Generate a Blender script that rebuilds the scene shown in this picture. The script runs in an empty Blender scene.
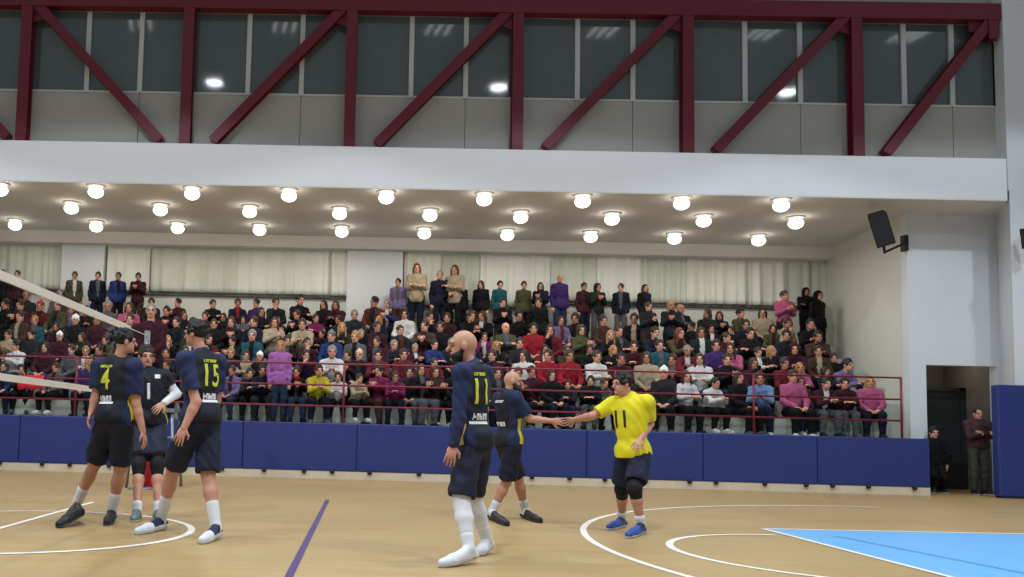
import bpy, math, random
import numpy as np
from mathutils import Vector, Matrix
from mathutils.bvhtree import BVHTree

SC = bpy.context.scene
COL = SC.collection
random.seed(7)

# ------------------------------------------------------------------ camera, world, exposure
F, CX, CY = 892.42, 344.36, 357.44          # focal length and principal point in pixels of the 1024 x 577 frame
YAW, PIT, ROL, HC = -0.02474, 0.07627, 0.02631, 1.0759
_f = np.array([math.sin(YAW)*math.cos(PIT), math.cos(YAW)*math.cos(PIT), math.sin(PIT)])
_r = np.array([math.cos(YAW), -math.sin(YAW), 0.0]); _u = np.cross(_r, _f)
CR = math.cos(ROL)*_r + math.sin(ROL)*_u
CU = -math.sin(ROL)*_r + math.cos(ROL)*_u
EYE = np.array([0, 0, HC])
cd = bpy.data.cameras.new('camera'); cam = bpy.data.objects.new('camera', cd); COL.objects.link(cam)
cd.sensor_width = 36; cd.lens = F/1024*36
cd.shift_x = (512-CX)/1024; cd.shift_y = (CY-288.5)/1024
cam.matrix_world = Matrix(((CR[0], CU[0], -_f[0], 0), (CR[1], CU[1], -_f[1], 0), (CR[2], CU[2], -_f[2], HC), (0, 0, 0, 1)))
cd.clip_end = 200
SC.camera = cam

W = bpy.data.worlds.new('world'); SC.world = W; W.use_nodes = True
W.node_tree.nodes['Background'].inputs[0].default_value = (0.80, 0.90, 1.0, 1)
W.node_tree.nodes['Background'].inputs[1].default_value = 0.33
SC.view_settings.view_transform = 'Standard'; SC.view_settings.look = 'None'
SC.view_settings.exposure = 0.0; SC.view_settings.gamma = 1.0
SC.view_settings.use_curve_mapping = False
HALL_POWER, SOFFIT_POWER, LENS_GLOW, BAY_GLOW = 2700.0, 17.0, 6.0, 40.0

def ray(x, y): return (x-CX)/F*CR - (y-CY)/F*CU + _f
def aty(x, y, Y): d = ray(x, y); return EYE + d*(Y/d[1])
def atz(x, y, Z): d = ray(x, y); return EYE + d*((Z-HC)/d[2])
def proj(p):
    d = np.asarray(p, float)-EYE; z = d@_f
    return CX+F*(d@CR)/z, CY-F*(d@CU)/z

# ------------------------------------------------------------------ materials
def lin(h):
    if isinstance(h, str):
        h = [int(h[i:i+2], 16)/255 for i in (0, 2, 4)]
        h = [c/12.92 if c <= .04045 else ((c+.055)/1.055)**2.4 for c in h]
    return tuple(h[:3])+(1,)
_mats = {}
def mat(name, col, rough=.7, noise=.12, scale=12, bump=0, metal=0, emit=0, spec=.4, coat=0):
    if name in _mats: return _mats[name]
    m = bpy.data.materials.new(name); m.use_nodes = True
    nt = m.node_tree; b = nt.nodes['Principled BSDF']; c = lin(col)
    b.inputs['Roughness'].default_value = rough; b.inputs['Metallic'].default_value = metal
    b.inputs['Specular IOR Level'].default_value = spec
    b.inputs['Base Color'].default_value = c
    if coat: b.inputs['Coat Weight'].default_value = coat
    if noise or bump:
        tc = nt.nodes.new('ShaderNodeTexCoord'); n = nt.nodes.new('ShaderNodeTexNoise')
        n.inputs['Scale'].default_value = scale; n.inputs['Detail'].default_value = 4
        nt.links.new(tc.outputs['Object'], n.inputs['Vector'])
        if noise:
            r = nt.nodes.new('ShaderNodeMixRGB'); r.blend_type = 'MIX'
            r.inputs[1].default_value = tuple(v*(1-noise) for v in c[:3])+(1,)
            r.inputs[2].default_value = tuple(min(1, v*(1+noise)) for v in c[:3])+(1,)
            nt.links.new(n.outputs[0], r.inputs[0]); nt.links.new(r.outputs[0], b.inputs['Base Color'])
        if bump:
            u = nt.nodes.new('ShaderNodeBump'); u.inputs['Strength'].default_value = bump; u.inputs['Distance'].default_value = .02
            nt.links.new(n.outputs[0], u.inputs['Height']); nt.links.new(u.outputs[0], b.inputs['Normal'])
    if emit:
        b.inputs['Emission Color'].default_value = c; b.inputs['Emission Strength'].default_value = emit
    _mats[name] = m
    return m

def floor_mat():
    m = mat('varnished_parquet', 'c3a374', .38, 0, spec=.35)
    nt = m.node_tree; b = nt.nodes['Principled BSDF']
    tc = nt.nodes.new('ShaderNodeTexCoord')
    br = nt.nodes.new('ShaderNodeTexBrick'); br.inputs['Scale'].default_value = 1.0
    br.inputs['Brick Width'].default_value = 1.1; br.inputs['Row Height'].default_value = .07; br.inputs['Mortar Size'].default_value = .002
    br.inputs['Color1'].default_value = lin('b69a68'); br.inputs['Color2'].default_value = lin('ae9160'); br.inputs['Mortar'].default_value = lin('9d845f')
    nt.links.new(tc.outputs['Object'], br.inputs['Vector'])
    n = nt.nodes.new('ShaderNodeTexNoise'); n.inputs['Scale'].default_value = .55; n.inputs['Detail'].default_value = 5
    nt.links.new(tc.outputs['Object'], n.inputs['Vector'])
    mx = nt.nodes.new('ShaderNodeMixRGB'); mx.blend_type = 'MULTIPLY'; mx.inputs[0].default_value = .35
    cr = nt.nodes.new('ShaderNodeValToRGB'); cr.color_ramp.elements[0].position = .35; cr.color_ramp.elements[1].position = .7
    cr.color_ramp.elements[0].color = (.72, .66, .60, 1); cr.color_ramp.elements[1].color = (1, 1, 1, 1)
    nt.links.new(n.outputs[0], cr.inputs[0]); nt.links.new(br.outputs[0], mx.inputs[1]); nt.links.new(cr.outputs[0], mx.inputs[2])
    nt.links.new(mx.outputs[0], b.inputs['Base Color'])
    return m

M = dict(
    floor=floor_mat(), white_line=mat('white_floor_paint', 'ece6da', .5, .06), purple_line=mat('purple_floor_paint', '46356f', .5, .08),
    blue_paint=mat('light_blue_floor_paint', '66abe0', .45, .06, 2), dark_blue_line=mat('blue_grey_floor_line', '4a88bd', .5, .05),
    pad=mat('blue_vinyl_padding', '233270', .5, .1, 3, .15), plinth=mat('pale_plinth', 'cdbfa6', .6, .15, 6), plug=mat('dark_rubber', '1b1c26', .6, 0),
    fascia=mat('white_plaster', 'e6e8ec', .7, .03, 2), wall=mat('cream_wall_paint', 'cfd0c8', .8, .03, 2), block=mat('cool_white_wall', 'd2d6da', .75, .03, 2),
    soffit=mat('soffit_plaster', 'dcdad7', .8, .04, 2), panel=mat('upper_wall_panel', 'a5a39d', .75, .05, 1.5), frame=mat('window_frame_grey', 'c0c2c0', .5, .05),
    glass=mat('dark_window_glass', '525c5e', .06, .1, .7, spec=.6), steel=mat('dark_red_steel_paint', '661428', .5, .1, 3), rail=mat('red_rail_paint', '7a2030', .45, .08),
    concrete=mat('terrace_concrete', '9a9d92', .85, .15, 4, .2), curtain=mat('cream_curtain', 'dcdfd4', .85, .08, 5), curtain2=mat('greyer_cream_curtain_cloth', 'ccd0c3', .85, .08, 5),  # curtain cloth differs in its own tone from panel to panel
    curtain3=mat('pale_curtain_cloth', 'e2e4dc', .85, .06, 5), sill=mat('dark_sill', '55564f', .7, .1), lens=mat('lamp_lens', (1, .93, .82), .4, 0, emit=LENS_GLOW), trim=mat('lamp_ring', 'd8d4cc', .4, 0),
    bay=mat('high_bay_lens', (.92, .97, 1), .4, 0, emit=BAY_GLOW), tube=mat('tube_lamp', (.9, .97, 1), .4, 0, emit=4), black=mat('black_plastic', '15161a', .55, .1), grille=mat('speaker_grille', '23252a', .7, .2, 90, .4),
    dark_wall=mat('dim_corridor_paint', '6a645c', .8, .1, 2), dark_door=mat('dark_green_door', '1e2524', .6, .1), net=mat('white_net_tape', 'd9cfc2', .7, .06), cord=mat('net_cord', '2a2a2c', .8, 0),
    red_pad=mat('red_post_padding', 'b0202f', .55, .08), metal=mat('grey_metal', '8a8d90', .4, .05, metal=.6), hall=mat('hall_grey', '8d9494', .8, .06, 1),
    red_cloth=mat('red_cloth', 'c41a30', .7, .1), skeleton=mat('white_rubber', 'e2e4ea', .6, .05))
FAB = dict(k='0c0c11', n='12172c', g='55585c', d='222429', m='3a1220', w='c2c0bf', r='8e1727', p='b0567c', u='3a2663', b='20336e', t='1b5158', o='48472f',
           y='b3a52c', s='422c24', c='a8987e', a='701a48', l='6f8fb8', e='17271f', x='572a1d', v='75658c', j='26334f', q='641a25', i='a868ae')
FNAME = dict(k='black', n='navy', g='grey', d='charcoal', m='maroon', w='white', r='red', p='pink', u='purple', b='blue', t='teal', o='olive',
             y='yellow', s='brown', c='cream', a='magenta', l='light blue', e='dark green', x='rust brown', v='mauve', j='denim blue', q='dark red', i='lilac')
def fab(c): return mat(FNAME[c].replace(' ', '_')+'_fabric', [v*(.72 if c not in 'wy' else .85) for v in lin(FAB[c])], .85, .22, 9, .25, spec=.2)
HAIRC = dict(k='0d0b0b', b='2b1b14', y='8d6b3e', g='77726c', r='5a2416', w='d9d6d0', m='4a1526', c='b8a684', R='9d1a28', G='55585c')
def hairm(c): return mat('hair_'+{'k': 'black', 'b': 'brown', 'y': 'blond', 'g': 'grey', 'r': 'auburn', 'w': 'white', 'm': 'maroon', 'c': 'beige', 'R': 'red', 'G': 'dark_grey'}[c], HAIRC[c], .6, .25, 40, .3)
SKIN = [mat('skin_fair', 'bf8b74', .55, .06, 20), mat('skin_medium', 'b98368', .55, .06, 20), mat('skin_tan', 'a4705a', .55, .06, 20)]
EYE_M = mat('eye_dark', '1a1312', .4, 0); LIP_M = mat('lip', '8e4b47', .5, 0); BROW_M = mat('brow_dark', '2a1a14', .7, 0)

# ------------------------------------------------------------------ object helpers
def link(o, parent=None):
    COL.objects.link(o)
    if parent is not None: o.parent = parent
    return o
def tag(o, label=None, cat=None, group=None, kind=None):
    for k, v in (('label', label), ('category', cat), ('group', group), ('kind', kind)):
        if v: o[k] = v
    return o
def empty(name, loc, label=None, cat=None, group=None):
    o = bpy.data.objects.new(name, None); o.location = loc; link(o); o.empty_display_size = .1
    bpy.context.view_layer.update()
    return tag(o, label, cat, group)
class MB:
    def __init__(s): s.v = []; s.f = []
    def add(s, v, f):
        n = len(s.v); s.v += [tuple(map(float, p)) for p in v]; s.f += [tuple(n+i for i in q) for q in f]; return s
    def box(s, a, b):
        (x, y, z), (X, Y, Z) = a, b
        return s.add([(x, y, z), (X, y, z), (X, Y, z), (x, Y, z), (x, y, Z), (X, y, Z), (X, Y, Z), (x, Y, Z)],
                     [(3, 2, 1, 0), (4, 5, 6, 7), (0, 1, 5, 4), (1, 2, 6, 5), (2, 3, 7, 6), (3, 0, 4, 7)])
    def bar(s, p, q, w, d, up=(0, 1, 0)):
        p, q = np.array(p, float), np.array(q, float); t = (q-p)/np.linalg.norm(q-p)
        n = np.array(up, float); n -= t*(n@t); n /= np.linalg.norm(n); b = np.cross(t, n)
        c = [(-1, -1), (1, -1), (1, 1), (-1, 1)]
        v = [e+b*w/2*i+n*d/2*j for e in (p, q) for i, j in c]
        return s.add(v, [(0, 1, 2, 3)[::-1], (4, 5, 6, 7), (0, 1, 5, 4), (1, 2, 6, 5), (2, 3, 7, 6), (3, 0, 4, 7)])
    def ibeam(s, p, q, w, d, up=(0, 1, 0)):
        p, q = np.array(p, float), np.array(q, float); t = (q-p)/np.linalg.norm(q-p)
        n = np.array(up, float); n -= t*(n@t); n /= np.linalg.norm(n)
        s.bar(p-n*(d/2-.015), q-n*(d/2-.015), w, .03, up); s.bar(p+n*(d/2-.015), q+n*(d/2-.015), w, .03, up)
        return s.bar(p, q, w*.45, d-.06, up)
    def tube(s, pts, r, n=10):
        pts = [np.array(p, float) for p in pts]; R = r if isinstance(r, (list, tuple)) else [r]*len(pts)
        v = []; f = []
        for i, p in enumerate(pts):
            t = pts[min(i+1, len(pts)-1)]-pts[max(i-1, 0)]; t = t/np.linalg.norm(t)
            a = np.array([0, 0, 1.]) if abs(t[2]) < .9 else np.array([1., 0, 0])
            b = np.cross(t, a); b /= np.linalg.norm(b); c = np.cross(t, b)
            v += [p+R[i]*(math.cos(2*math.pi*k/n)*b+math.sin(2*math.pi*k/n)*c) for k in range(n)]
        for i in range(len(pts)-1):
            f += [(i*n+k, i*n+(k+1) % n, (i+1)*n+(k+1) % n, (i+1)*n+k) for k in range(n)]
        f += [tuple(range(n))[::-1], tuple(range((len(pts)-1)*n, len(pts)*n))]
        return s.add(v, f)
    def lathe(s, prof, c=(0, 0, 0), n=24):
        v = [(c[0]+r*math.cos(2*math.pi*k/n), c[1]+r*math.sin(2*math.pi*k/n), c[2]+z) for r, z in prof for k in range(n)]
        f = [(i*n+k, i*n+(k+1) % n, (i+1)*n+(k+1) % n, (i+1)*n+k) for i in range(len(prof)-1) for k in range(n)]
        f += [tuple(range(n))[::-1], tuple(range((len(prof)-1)*n, len(prof)*n))]
        return s.add(v, f)
    def prism(s, poly, z0, z1):
        n = len(poly)
        v = [(x, y, z0) for x, y in poly]+[(x, y, z1) for x, y in poly]
        return s.add(v, [tuple(range(n))[::-1], tuple(range(n, 2*n))]+[(i, (i+1) % n, n+(i+1) % n, n+i) for i in range(n)])
    def build(s, name, m, parent=None, smooth=False, bevel=0, origin=None):
        me = bpy.data.meshes.new(name)
        v = np.array(s.v)
        if origin is None and parent is not None: origin = tuple(parent.matrix_world.translation)
        elif origin is None: origin = (0, 0, 0)
        v = v-np.array(origin)
        me.from_pydata(v.tolist(), [], s.f); me.materials.append(m); me.validate()
        import bmesh
        b = bmesh.new(); b.from_mesh(me); bmesh.ops.recalc_face_normals(b, faces=b.faces); b.to_mesh(me); b.free()
        if smooth: me.polygons.foreach_set('use_smooth', [True]*len(me.polygons))
        o = bpy.data.objects.new(name, me); link(o, parent)
        if parent is None: o.location = origin
        if bevel:
            mod = o.modifiers.new('bevel', 'BEVEL'); mod.width = bevel; mod.segments = 2; mod.limit_method = 'ANGLE'
        bpy.context.view_layer.update()
        return o
def struct(o): o['kind'] = 'structure'; return o

# ------------------------------------------------------------------ the hall
YW = 18.14                                   # plane of the fascia and the truss
HZ = 5.99                                    # soffit height
struct(MB().box((-22, -7, -.2), (22, 24, 0)).build('floor', M['floor']))
struct(MB().box((-14, YW, 6.0), (12.95, YW+.3, 6.86)).box((-14, YW, 5.98), (12.95, YW+.04, 6.0)).build('wall_fascia', M['fascia'], bevel=.01))
struct(MB().prism([(-14, YW+.02), (12.95, YW+.02), (13.7, 19.4), (13.7, 23.7), (-14, 23.7)], HZ, HZ+.07).build('ceiling_soffit', M['soffit']))
struct(MB().box((-14, 22.95, 5.68), (12.2, 23.5, HZ)).build('ceiling_pelmet', M['soffit']))
struct(MB().box((-14, 23.5, 0), (12.3, 23.7, HZ)).build('wall_back', M['wall']))
struct(MB().box((-14, 23.40, 4.42), (11.9, 23.5, 4.46)).build('trim_1', M['sill']))
for i, (x0, x1) in enumerate(((-8.12, -7.0), (-.56, .90))):
    struct(MB().box((x0, 23.17, 0), (x1, 23.5, HZ)).build('wall_pier_%d' % (i+1), M['block']))
# terrace of concrete steps
T0, TT, TR = 18.9, .74, .38
mb = MB().box((-14, YW+.02, 0), (11.0, T0, 1.1))
for j in range(6): mb.box((-14, T0+TT*j, 0), (11.05 if j == 0 else 11.75, T0+TT*(j+1) if j < 5 else 23.5, 1.1+TR*(j+1)))
struct(mb.build('floor_terrace', M['concrete']))
# side wall of the stand, white block with the doorway, end wall of the hall
BX0, BX1, DX0, DX1, DZ, BY = 11.62, 13.62, 11.97, 13.45, 2.70, 19.35
struct(MB().prism([(BX0, BY), (BX0+.12, BY), (12.22, 23.5), (11.95, 23.5)], 0, HZ).build('wall_side', M['wall']))
struct(MB().box((BX0, BY-.02, 0), (DX0, BY+.2, HZ)).box((DX0, BY-.02, DZ), (BX1, BY+.2, HZ)).box((DX1, BY-.02, 0), (BX1, BY+.2, DZ)).build('wall_block', M['block']))
struct(MB().prism([(12.97, YW-.02), (13.64, BY+.2), (21, BY+.2), (21, YW-.02)], 0, 6.2).box((12.96, YW-.0, 6.2), (21, YW+1.5, 14)).build('wall_right', M['block']))
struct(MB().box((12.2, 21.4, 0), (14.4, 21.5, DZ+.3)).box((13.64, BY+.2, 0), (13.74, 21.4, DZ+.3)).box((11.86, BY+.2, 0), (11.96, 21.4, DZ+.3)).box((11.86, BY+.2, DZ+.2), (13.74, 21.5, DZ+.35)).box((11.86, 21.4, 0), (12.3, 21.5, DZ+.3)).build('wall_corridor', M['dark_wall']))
d = struct(MB().box((12.55, 20.6, 0), (12.63, 20.72, 2.3)).box((13.5, 20.6, 0), (13.64, 20.72, 2.3)).box((12.55, 20.6, 2.22), (13.64, 20.72, 2.3)).build('door_1', M['dark_door']))
MB().box((12.63, 20.62, .01), (13.5, 20.67, 2.22)).build('door_leaf', M['dark_door'], d)
MB().tube([(12.72, 20.6, 1.0), (12.72, 20.55, 1.0), (12.84, 20.55, 1.0)], .012).build('door_handle', M['metal'], d)
# upper wall: solid panels, windows
WY = YW+.3
PX = [-10.85, -7.38, -3.92, -.47, 3.02, 6.54, 10.01, 13.0]      # truss posts
mb = MB()
for a, b in zip(PX[:-1], PX[1:]):
    m2 = a+(b-a)*.695
    for x0, x1 in ((a, m2-.006), (m2+.006, b-.006)): mb.box((x0, WY, 6.6), (x1, WY+.12, 8.03))
mb.box((-14, WY+.02, 9.9), (13.0, WY+.12, 14)).box((-14, WY+.08, 6.6), (13.0, WY+.14, 8.03))
struct(mb.build('wall_upper', M['panel']))
for i, (a, b) in enumerate(zip(PX[:-1], PX[1:])):
    L = b-a; xs = [a, a+L*.365, a+L*.695, b]; fr = MB()
    for j, x in enumerate(xs):
        w = .05 if 0 < j < 3 else .04
        fr.box((x-w, WY-.02, 8.03), (x+w, WY+.10, 9.9))
    for z0, z1 in ((8.03, 8.07), (9.82, 9.9)): fr.box((a+.02, WY-.015, z0), (b-.02, WY+.09, z1))
    w = struct(fr.build('window_%d' % (i+1), M['frame'], origin=(a, WY, 8.03)))
    for x0, x1 in zip(xs[:-1], xs[1:]): MB().box((x0+.03, WY+.03, 8.05), (x1-.03, WY+.05, 9.85)).build('pane', M['glass'], w)
# the red steel truss
tr = empty('steel_truss', (2.9, YW+.1, 6.86), 'dark red steel truss with posts and diagonals in front of the high windows', 'truss')
YT = YW+.15
MB().box((-14, YT-.13, 9.80), (12.95, YT+.13, 10.15)).build('top_chord', M['steel'], tr, bevel=.01)
for x in PX[:-1]: MB().ibeam((x, YT, 6.865), (x, YT, 10), .23, .24).build('post', M['steel'], tr)
MB().ibeam((12.8, YT, 9.4), (12.8, YT, 10), .2, .24).build('post', M['steel'], tr)
for i, (a, b) in enumerate(zip(PX[:-1], PX[1:])):
    p, q = ((a+.1, 9.95), (b-.52, 6.95)) if i < 2 else ((a+.58, 6.95), (b-.12, 9.95))
    if i == 0: q = (b-.3, 6.95)
    MB().ibeam((p[0], YT, p[1]), (q[0], YT, q[1]), .20, .2).build('diagonal', M['steel'], tr)
for x in (-7.38, -.47, 3.02, 6.54, 10.01, 12.8):
    s = -1 if x > -4 else 1
    g = MB(); xa, xb = x-s*.12, x+s*.45
    g.add([(xa, YT-.02, 9.4), (xa, YT-.02, 9.85), (xb, YT-.02, 9.85), (xb, YT-.02, 9.6), (xa, YT+.02, 9.4), (xa, YT+.02, 9.85), (xb, YT+.02, 9.85), (xb, YT+.02, 9.6)],
          [(0, 1, 2, 3), (7, 6, 5, 4), (0, 4, 5, 1), (1, 5, 6, 2), (2, 6, 7, 3), (3, 7, 4, 0)])
    g.build('gusset_plate', M['steel'], tr)

# floor markings
def ring(c, r, a0, a1, w=.05, z=.004, n=72):
    mb = MB(); v = []
    for i in range(n+1):
        a = math.radians(a0+(a1-a0)*i/n)
        for rr in (r-w/2, r+w/2): v.append((c[0]+rr*math.cos(a), c[1]+rr*math.sin(a), z))
    return mb.add(v, [(2*i, 2*i+1, 2*i+3, 2*i+2) for i in range(n)])
def strip(p, q, w=.05, z=.004):
    p, q = np.array(p, float), np.array(q, float); t = (q-p)/np.linalg.norm(q-p); n = np.array([-t[1], t[0]])*w/2
    return MB().add([(*(p+n), z), (*(p-n), z), (*(q-n), z), (*(q+n), z)], [(0, 1, 2, 3)])
XC, YC = -3.49, 8.6
FTX, FTY = 4.68, 10.66
def mark(i, mb, m): struct(mb.build('floor_marking_%d' % i, m))
mark(1, ring((-3.36, 8.66), 1.69, 0, 360, .07), M['white_line'])
mark(2, strip((XC, 1), (XC, 11.6), .06, .005), M['white_line'])
mark(3, strip((-.51, 4.2), (-.51, 13.0), .06), M['purple_line'])
mark(4, ring((4.55, 8.42), 1.62, 90, 270, .07), M['white_line'])
mark(5, ring((8.29, 8.57), 6.03, 90, 270, .07), M['white_line'])
KT = (10.6, 11.15)
mark(6, MB().add([(FTX, 6.2, .003), (10.6, 5.7, .003), (*KT, .003), (FTX, FTY, .003)], [(0, 1, 2, 3)]), M['blue_paint'])
mark(7, strip((FTX, 6.2), (FTX, FTY+.02), .06, .006), M['white_line'])
mark(8, strip((FTX, FTY), KT, .06, .006), M['white_line'])
mark(9, strip((5.22, 10.1), (5.55, 7.2), .05, .005), M['dark_blue_line'])

# blue padded barrier panels
bx = [-14, -11.6, -9.3, -7.0, -4.75, -2.45, -.15, 2.15, 4.45, 6.75, 9.0, 11.2]
ORD = ['first', 'second', 'third', 'fourth', 'fifth', 'sixth', 'seventh', 'eighth', 'ninth', 'tenth', 'eleventh', 'twelfth']
vis = 0
for a, b in zip(bx[:-1], bx[1:]):
    if b < -7.2: continue
    vis += 1
    e = empty('barrier_panel', ((a+b)/2, YW-.06, 0), 'blue padded barrier panel before the stand, %s from the doorway end' % ORD[len(bx)-1-bx.index(b)], 'barrier', 'blue barrier panels along the stand')
    MB().box((a+.004, YW-.12, .16), (b-.004, YW, 1.12)).build('pad', M['pad'], e, bevel=.02)
    MB().box((a, YW-.10, 0), (b, YW, .16)).build('plinth', M['plinth'], e)
    rr = random.Random(int(a*10))
    for k in range(3):
        x = a+(k+.3+rr.random()*.4)*(b-a)/3
        MB().lathe([(.035, 0), (.045, .02), (.045, .06), (.03, .08)], (x, YW-.13, .11), 10).build('foot', M['plug'], e, True)
e = empty('wall_pad', (12.8, YW-.2, 0), 'tall blue padded panel standing beside the dark doorway', 'wall pad')
MB().box((12.42, YW-.30, .03), (13.12, YW-.1, 2.22)).build('pad', M['pad'], e, bevel=.03)
MB().box((12.45, YW-.28, 0), (13.1, YW-.12, .03)).build('base', M['plug'], e)

# red railing
rl = empty('railing', (1, 18.36, 1.1), 'red tubular railing with three rails in front of the spectators', 'railing')
for z in (1.47, 1.90, 2.34):
    MB().tube([(-14, 18.36, z), (10.86, 18.36, z)], .019, 8).build('rail', M['rail'], rl, True)
for x in (-11.6, -8.8, -6.0, -3.2, -.45, 2.3, 5.1, 7.9, 10.86):
    MB().tube([(x, 18.36, 1.1), (x, 18.36, 2.35)], .023, 8).build('post', M['rail'], rl, True)

# curtains along the back wall
def curtain(x0, x1, z0, label, m, seed):
    r = random.Random(seed); x1 += .04; n = int((x1-x0)/.018); y = 23.34+.03*(seed % 2); ph = r.random()*6; per = .13+.07*r.random()
    v = []; f = []; rows = 9
    for i in range(n+1):
        x = x0+(x1-x0)*i/n
        w = math.sin(x/per*2*math.pi/1.6+ph)*.7+math.sin(x/per*1.7+ph*2)*.8+.3*math.sin(x*31+ph)
        for j in range(rows):
            t = j/(rows-1); z = z0+(5.70-z0)*t
            v.append((x, y+(.045*(1-.4*t))*w, z))
    f = [(i*rows+j, (i+1)*rows+j, (i+1)*rows+j+1, i*rows+j+1) for i in range(n) for j in range(rows-1)]
    e = empty('curtain', ((x0+x1)/2, 23.34, z0), label, 'curtain', 'cream curtains along the back wall')
    o = MB().add(v, f).build('cloth', m, e, True)
    md = o.modifiers.new('thickness', 'SOLIDIFY'); md.thickness = .008
    MB().box((x0, 23.33, 5.64), (x1, 23.40, 5.70)).build('heading_tape', m, e)
CUR = [(-12, -10.0, 0, 'cream curtain at the far left end of the stand'), (-9.95, -8.2, 2, 'cream curtain against the white pier with two standing spectators'),
       (-6.95, -5.85, 1, 'pale curtain panel to the right of the first white pier'), (-5.8, -3.5, 2, 'wide cream curtain above the empty white wall strip at left'),
       (-3.46, -2.0, 0, 'cream curtain in the middle of the long left run'), (-1.96, -1.1, 1, 'pale pleated curtain second before the middle white pier'), (-1.06, -.6, 1, 'narrow curtain touching the middle white pier on its left side'),
       (.94, 1.9, 0, 'cream curtain behind the long haired woman in cream top'), (1.94, 2.9, 2, 'greyer curtain second to the right of the middle pier'), (2.94, 4.75, 1, 'pale curtain behind spectators in black and teal coats'),
       (4.79, 5.95, 2, 'grey cream curtain behind the standing purple coat spectator'), (6.0, 7.1, 1, 'pale curtain behind spectator in dark hooded coat'), (7.14, 8.3, 2, 'greyer curtain behind the long haired woman in black'),
       (8.34, 9.9, 0, 'broad cream curtain above the bald man in black coat'), (9.94, 10.9, 1, 'pale curtain second from the side wall'), (10.93, 11.9, 2, 'last curtain in the corner by the side wall')]
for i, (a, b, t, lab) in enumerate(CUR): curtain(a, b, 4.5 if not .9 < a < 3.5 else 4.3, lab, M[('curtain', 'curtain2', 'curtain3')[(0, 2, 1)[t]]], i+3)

# recessed lamps of the soffit; globe lenses stand in for glow around flat lamps
ROWN = ('front', 'middle', 'back')
S0 = 2.0408
for r, (dep, off, ks) in enumerate(((18.31, 0, range(-1, 9)), (19.88, .5, range(-1, 9)), (21.77, -.5, range(-1, 10)))):
    vis_k = 0
    for k in ks:
        x = -7.8275+(k+off)*S0
        if x < -13: continue
        pxx = proj((x, dep, HZ))[0]
        if pxx < -9: continue
        vis_k += 1
        e = empty('downlight', (x, max(dep, YW+.23), HZ), 'round glowing soffit lamp, %s in the %s row from the left' % (ORD[vis_k-1], ROWN[r]), 'lamp', 'round lamps in the soffit')
        c = tuple(e.location)
        MB().lathe([(.20, 0), (.20, -.02), (.12, -.03), (.07, -.06)], c).build('trim_ring', M['trim'], e, True)
        prof = [(.16*math.cos(a), -.145-.12*math.sin(a)) for a in np.linspace(-1.3, 1.5, 14)]
        MB().lathe(prof, c).build('lens', M['lens'], e, True)
        l = bpy.data.lights.new('bulb', 'AREA'); l.shape = 'DISK'; l.size = .3; l.energy = SOFFIT_POWER; l.color = (1, .94, .87)
        lo = bpy.data.objects.new('bulb', l); link(lo, e); lo.location = (0, 0, -.32)
# high bay lamps of the hall (outside the frame, mirrored in the windows)
for i, (x, y) in enumerate(((-4.94, 10), (3.88, 10), (12.7, 10), (-13.7, 10), (-9.4, 3), (-.5, 3), (8.3, 3))):
    e = empty('high_bay_lamp', (x, y, 11.6), 'high bay lamp over the court, %s of its rows' % ORD[i], 'lamp', 'high bay lamps over the court')
    c = tuple(e.location)
    MB().lathe([(.05, .55), (.09, .5), (.12, .3), (.30, .02), (.32, 0), (.29, 0), (.28, .02)], c).build('reflector', M['metal'], e, True)
    MB().lathe([(.27, .03), (.22, -.02), (.1, -.06), (.02, -.07)], c).build('lens', M['bay'], e, True)
    l = bpy.data.lights.new('bulb', 'SPOT'); l.shadow_soft_size = .22; l.spot_size = math.radians(131 if y > 5 else 144); l.spot_blend = .10; l.energy = HALL_POWER*(.55 if y > 5 else 1.0); l.color = (.84, .92, 1)
    lo = bpy.data.objects.new('bulb', l); link(lo, e); lo.location = (0, 0, -.12)
for i, x in enumerate((-7.34, -2.79, 2.03, 7.12, 12.01, 16.47)):
    e = empty('tube_lamp', (x, 10, 13.5), 'roof tube lamp over the court, %s in line' % ORD[i], 'lamp', 'roof tube lamps')
    for k in (-.3, 0, .3):
        MB().bar((x+k-.1, 9.5, 13.5), (x+k+.1, 10.5, 13.5), .08, .05, (0, 0, 1)).build('tube', M['tube'], e)

# loudspeakers on the wall
def speaker(name, c, az, label, tilt, k=1.0):
    e = empty(name, c, label, 'loudspeaker')
    R = Matrix.Rotation(az, 4, 'Z') @ Matrix.Rotation(tilt, 4, 'X')
    prof = [(-.20, -.14), (.20, -.14), (.16, .2), (-.16, .2)]
    def part(n, lo, hi, poly, m, bev=.012):
        mb = MB().prism(poly, lo, hi); mb.v = [tuple(R @ (Vector(p)*k)+Vector(c)) for p in mb.v]; return mb.build(n, m, e, bevel=bev)
    part('cabinet', -.40, .40, prof, M['black'])
    part('grille', -.37, .37, [(-.18, -.155), (.18, -.155), (.18, -.138), (-.18, -.138)], M['grille'], .004)
    return e, R
e, R = speaker('loudspeaker', tuple(aty(881, 229, 18.55)), math.radians(-28), 'black loudspeaker tilted down on a bracket beside the stand', math.radians(14), .88)
e.rotation_euler.y = 0
c = Vector(e.location); e.rotation_euler = (0, math.radians(-17), 0)
be = empty('wall_bracket', tuple(aty(905, 243, BY-.1)), 'black arm bracket holding the loudspeaker on the white block', 'bracket')
q = Vector(be.location)
MB().tube([tuple(c+Vector((.08, .05, -.36))), tuple(c+Vector((.12, .1, -.47))), tuple(q+Vector((0, 0, .0)))], .028, 8).build('arm', M['black'], be, True)
MB().box(tuple(q+Vector((-.03, -.03, -.17))), tuple(q+Vector((.06, .12, .17)))).build('plate', M['black'], be)
speaker('loudspeaker', tuple(aty(1028, 238, 17.7)), math.radians(-70), 'small black loudspeaker cut off at the right edge of the photo', math.radians(8), .5)

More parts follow.
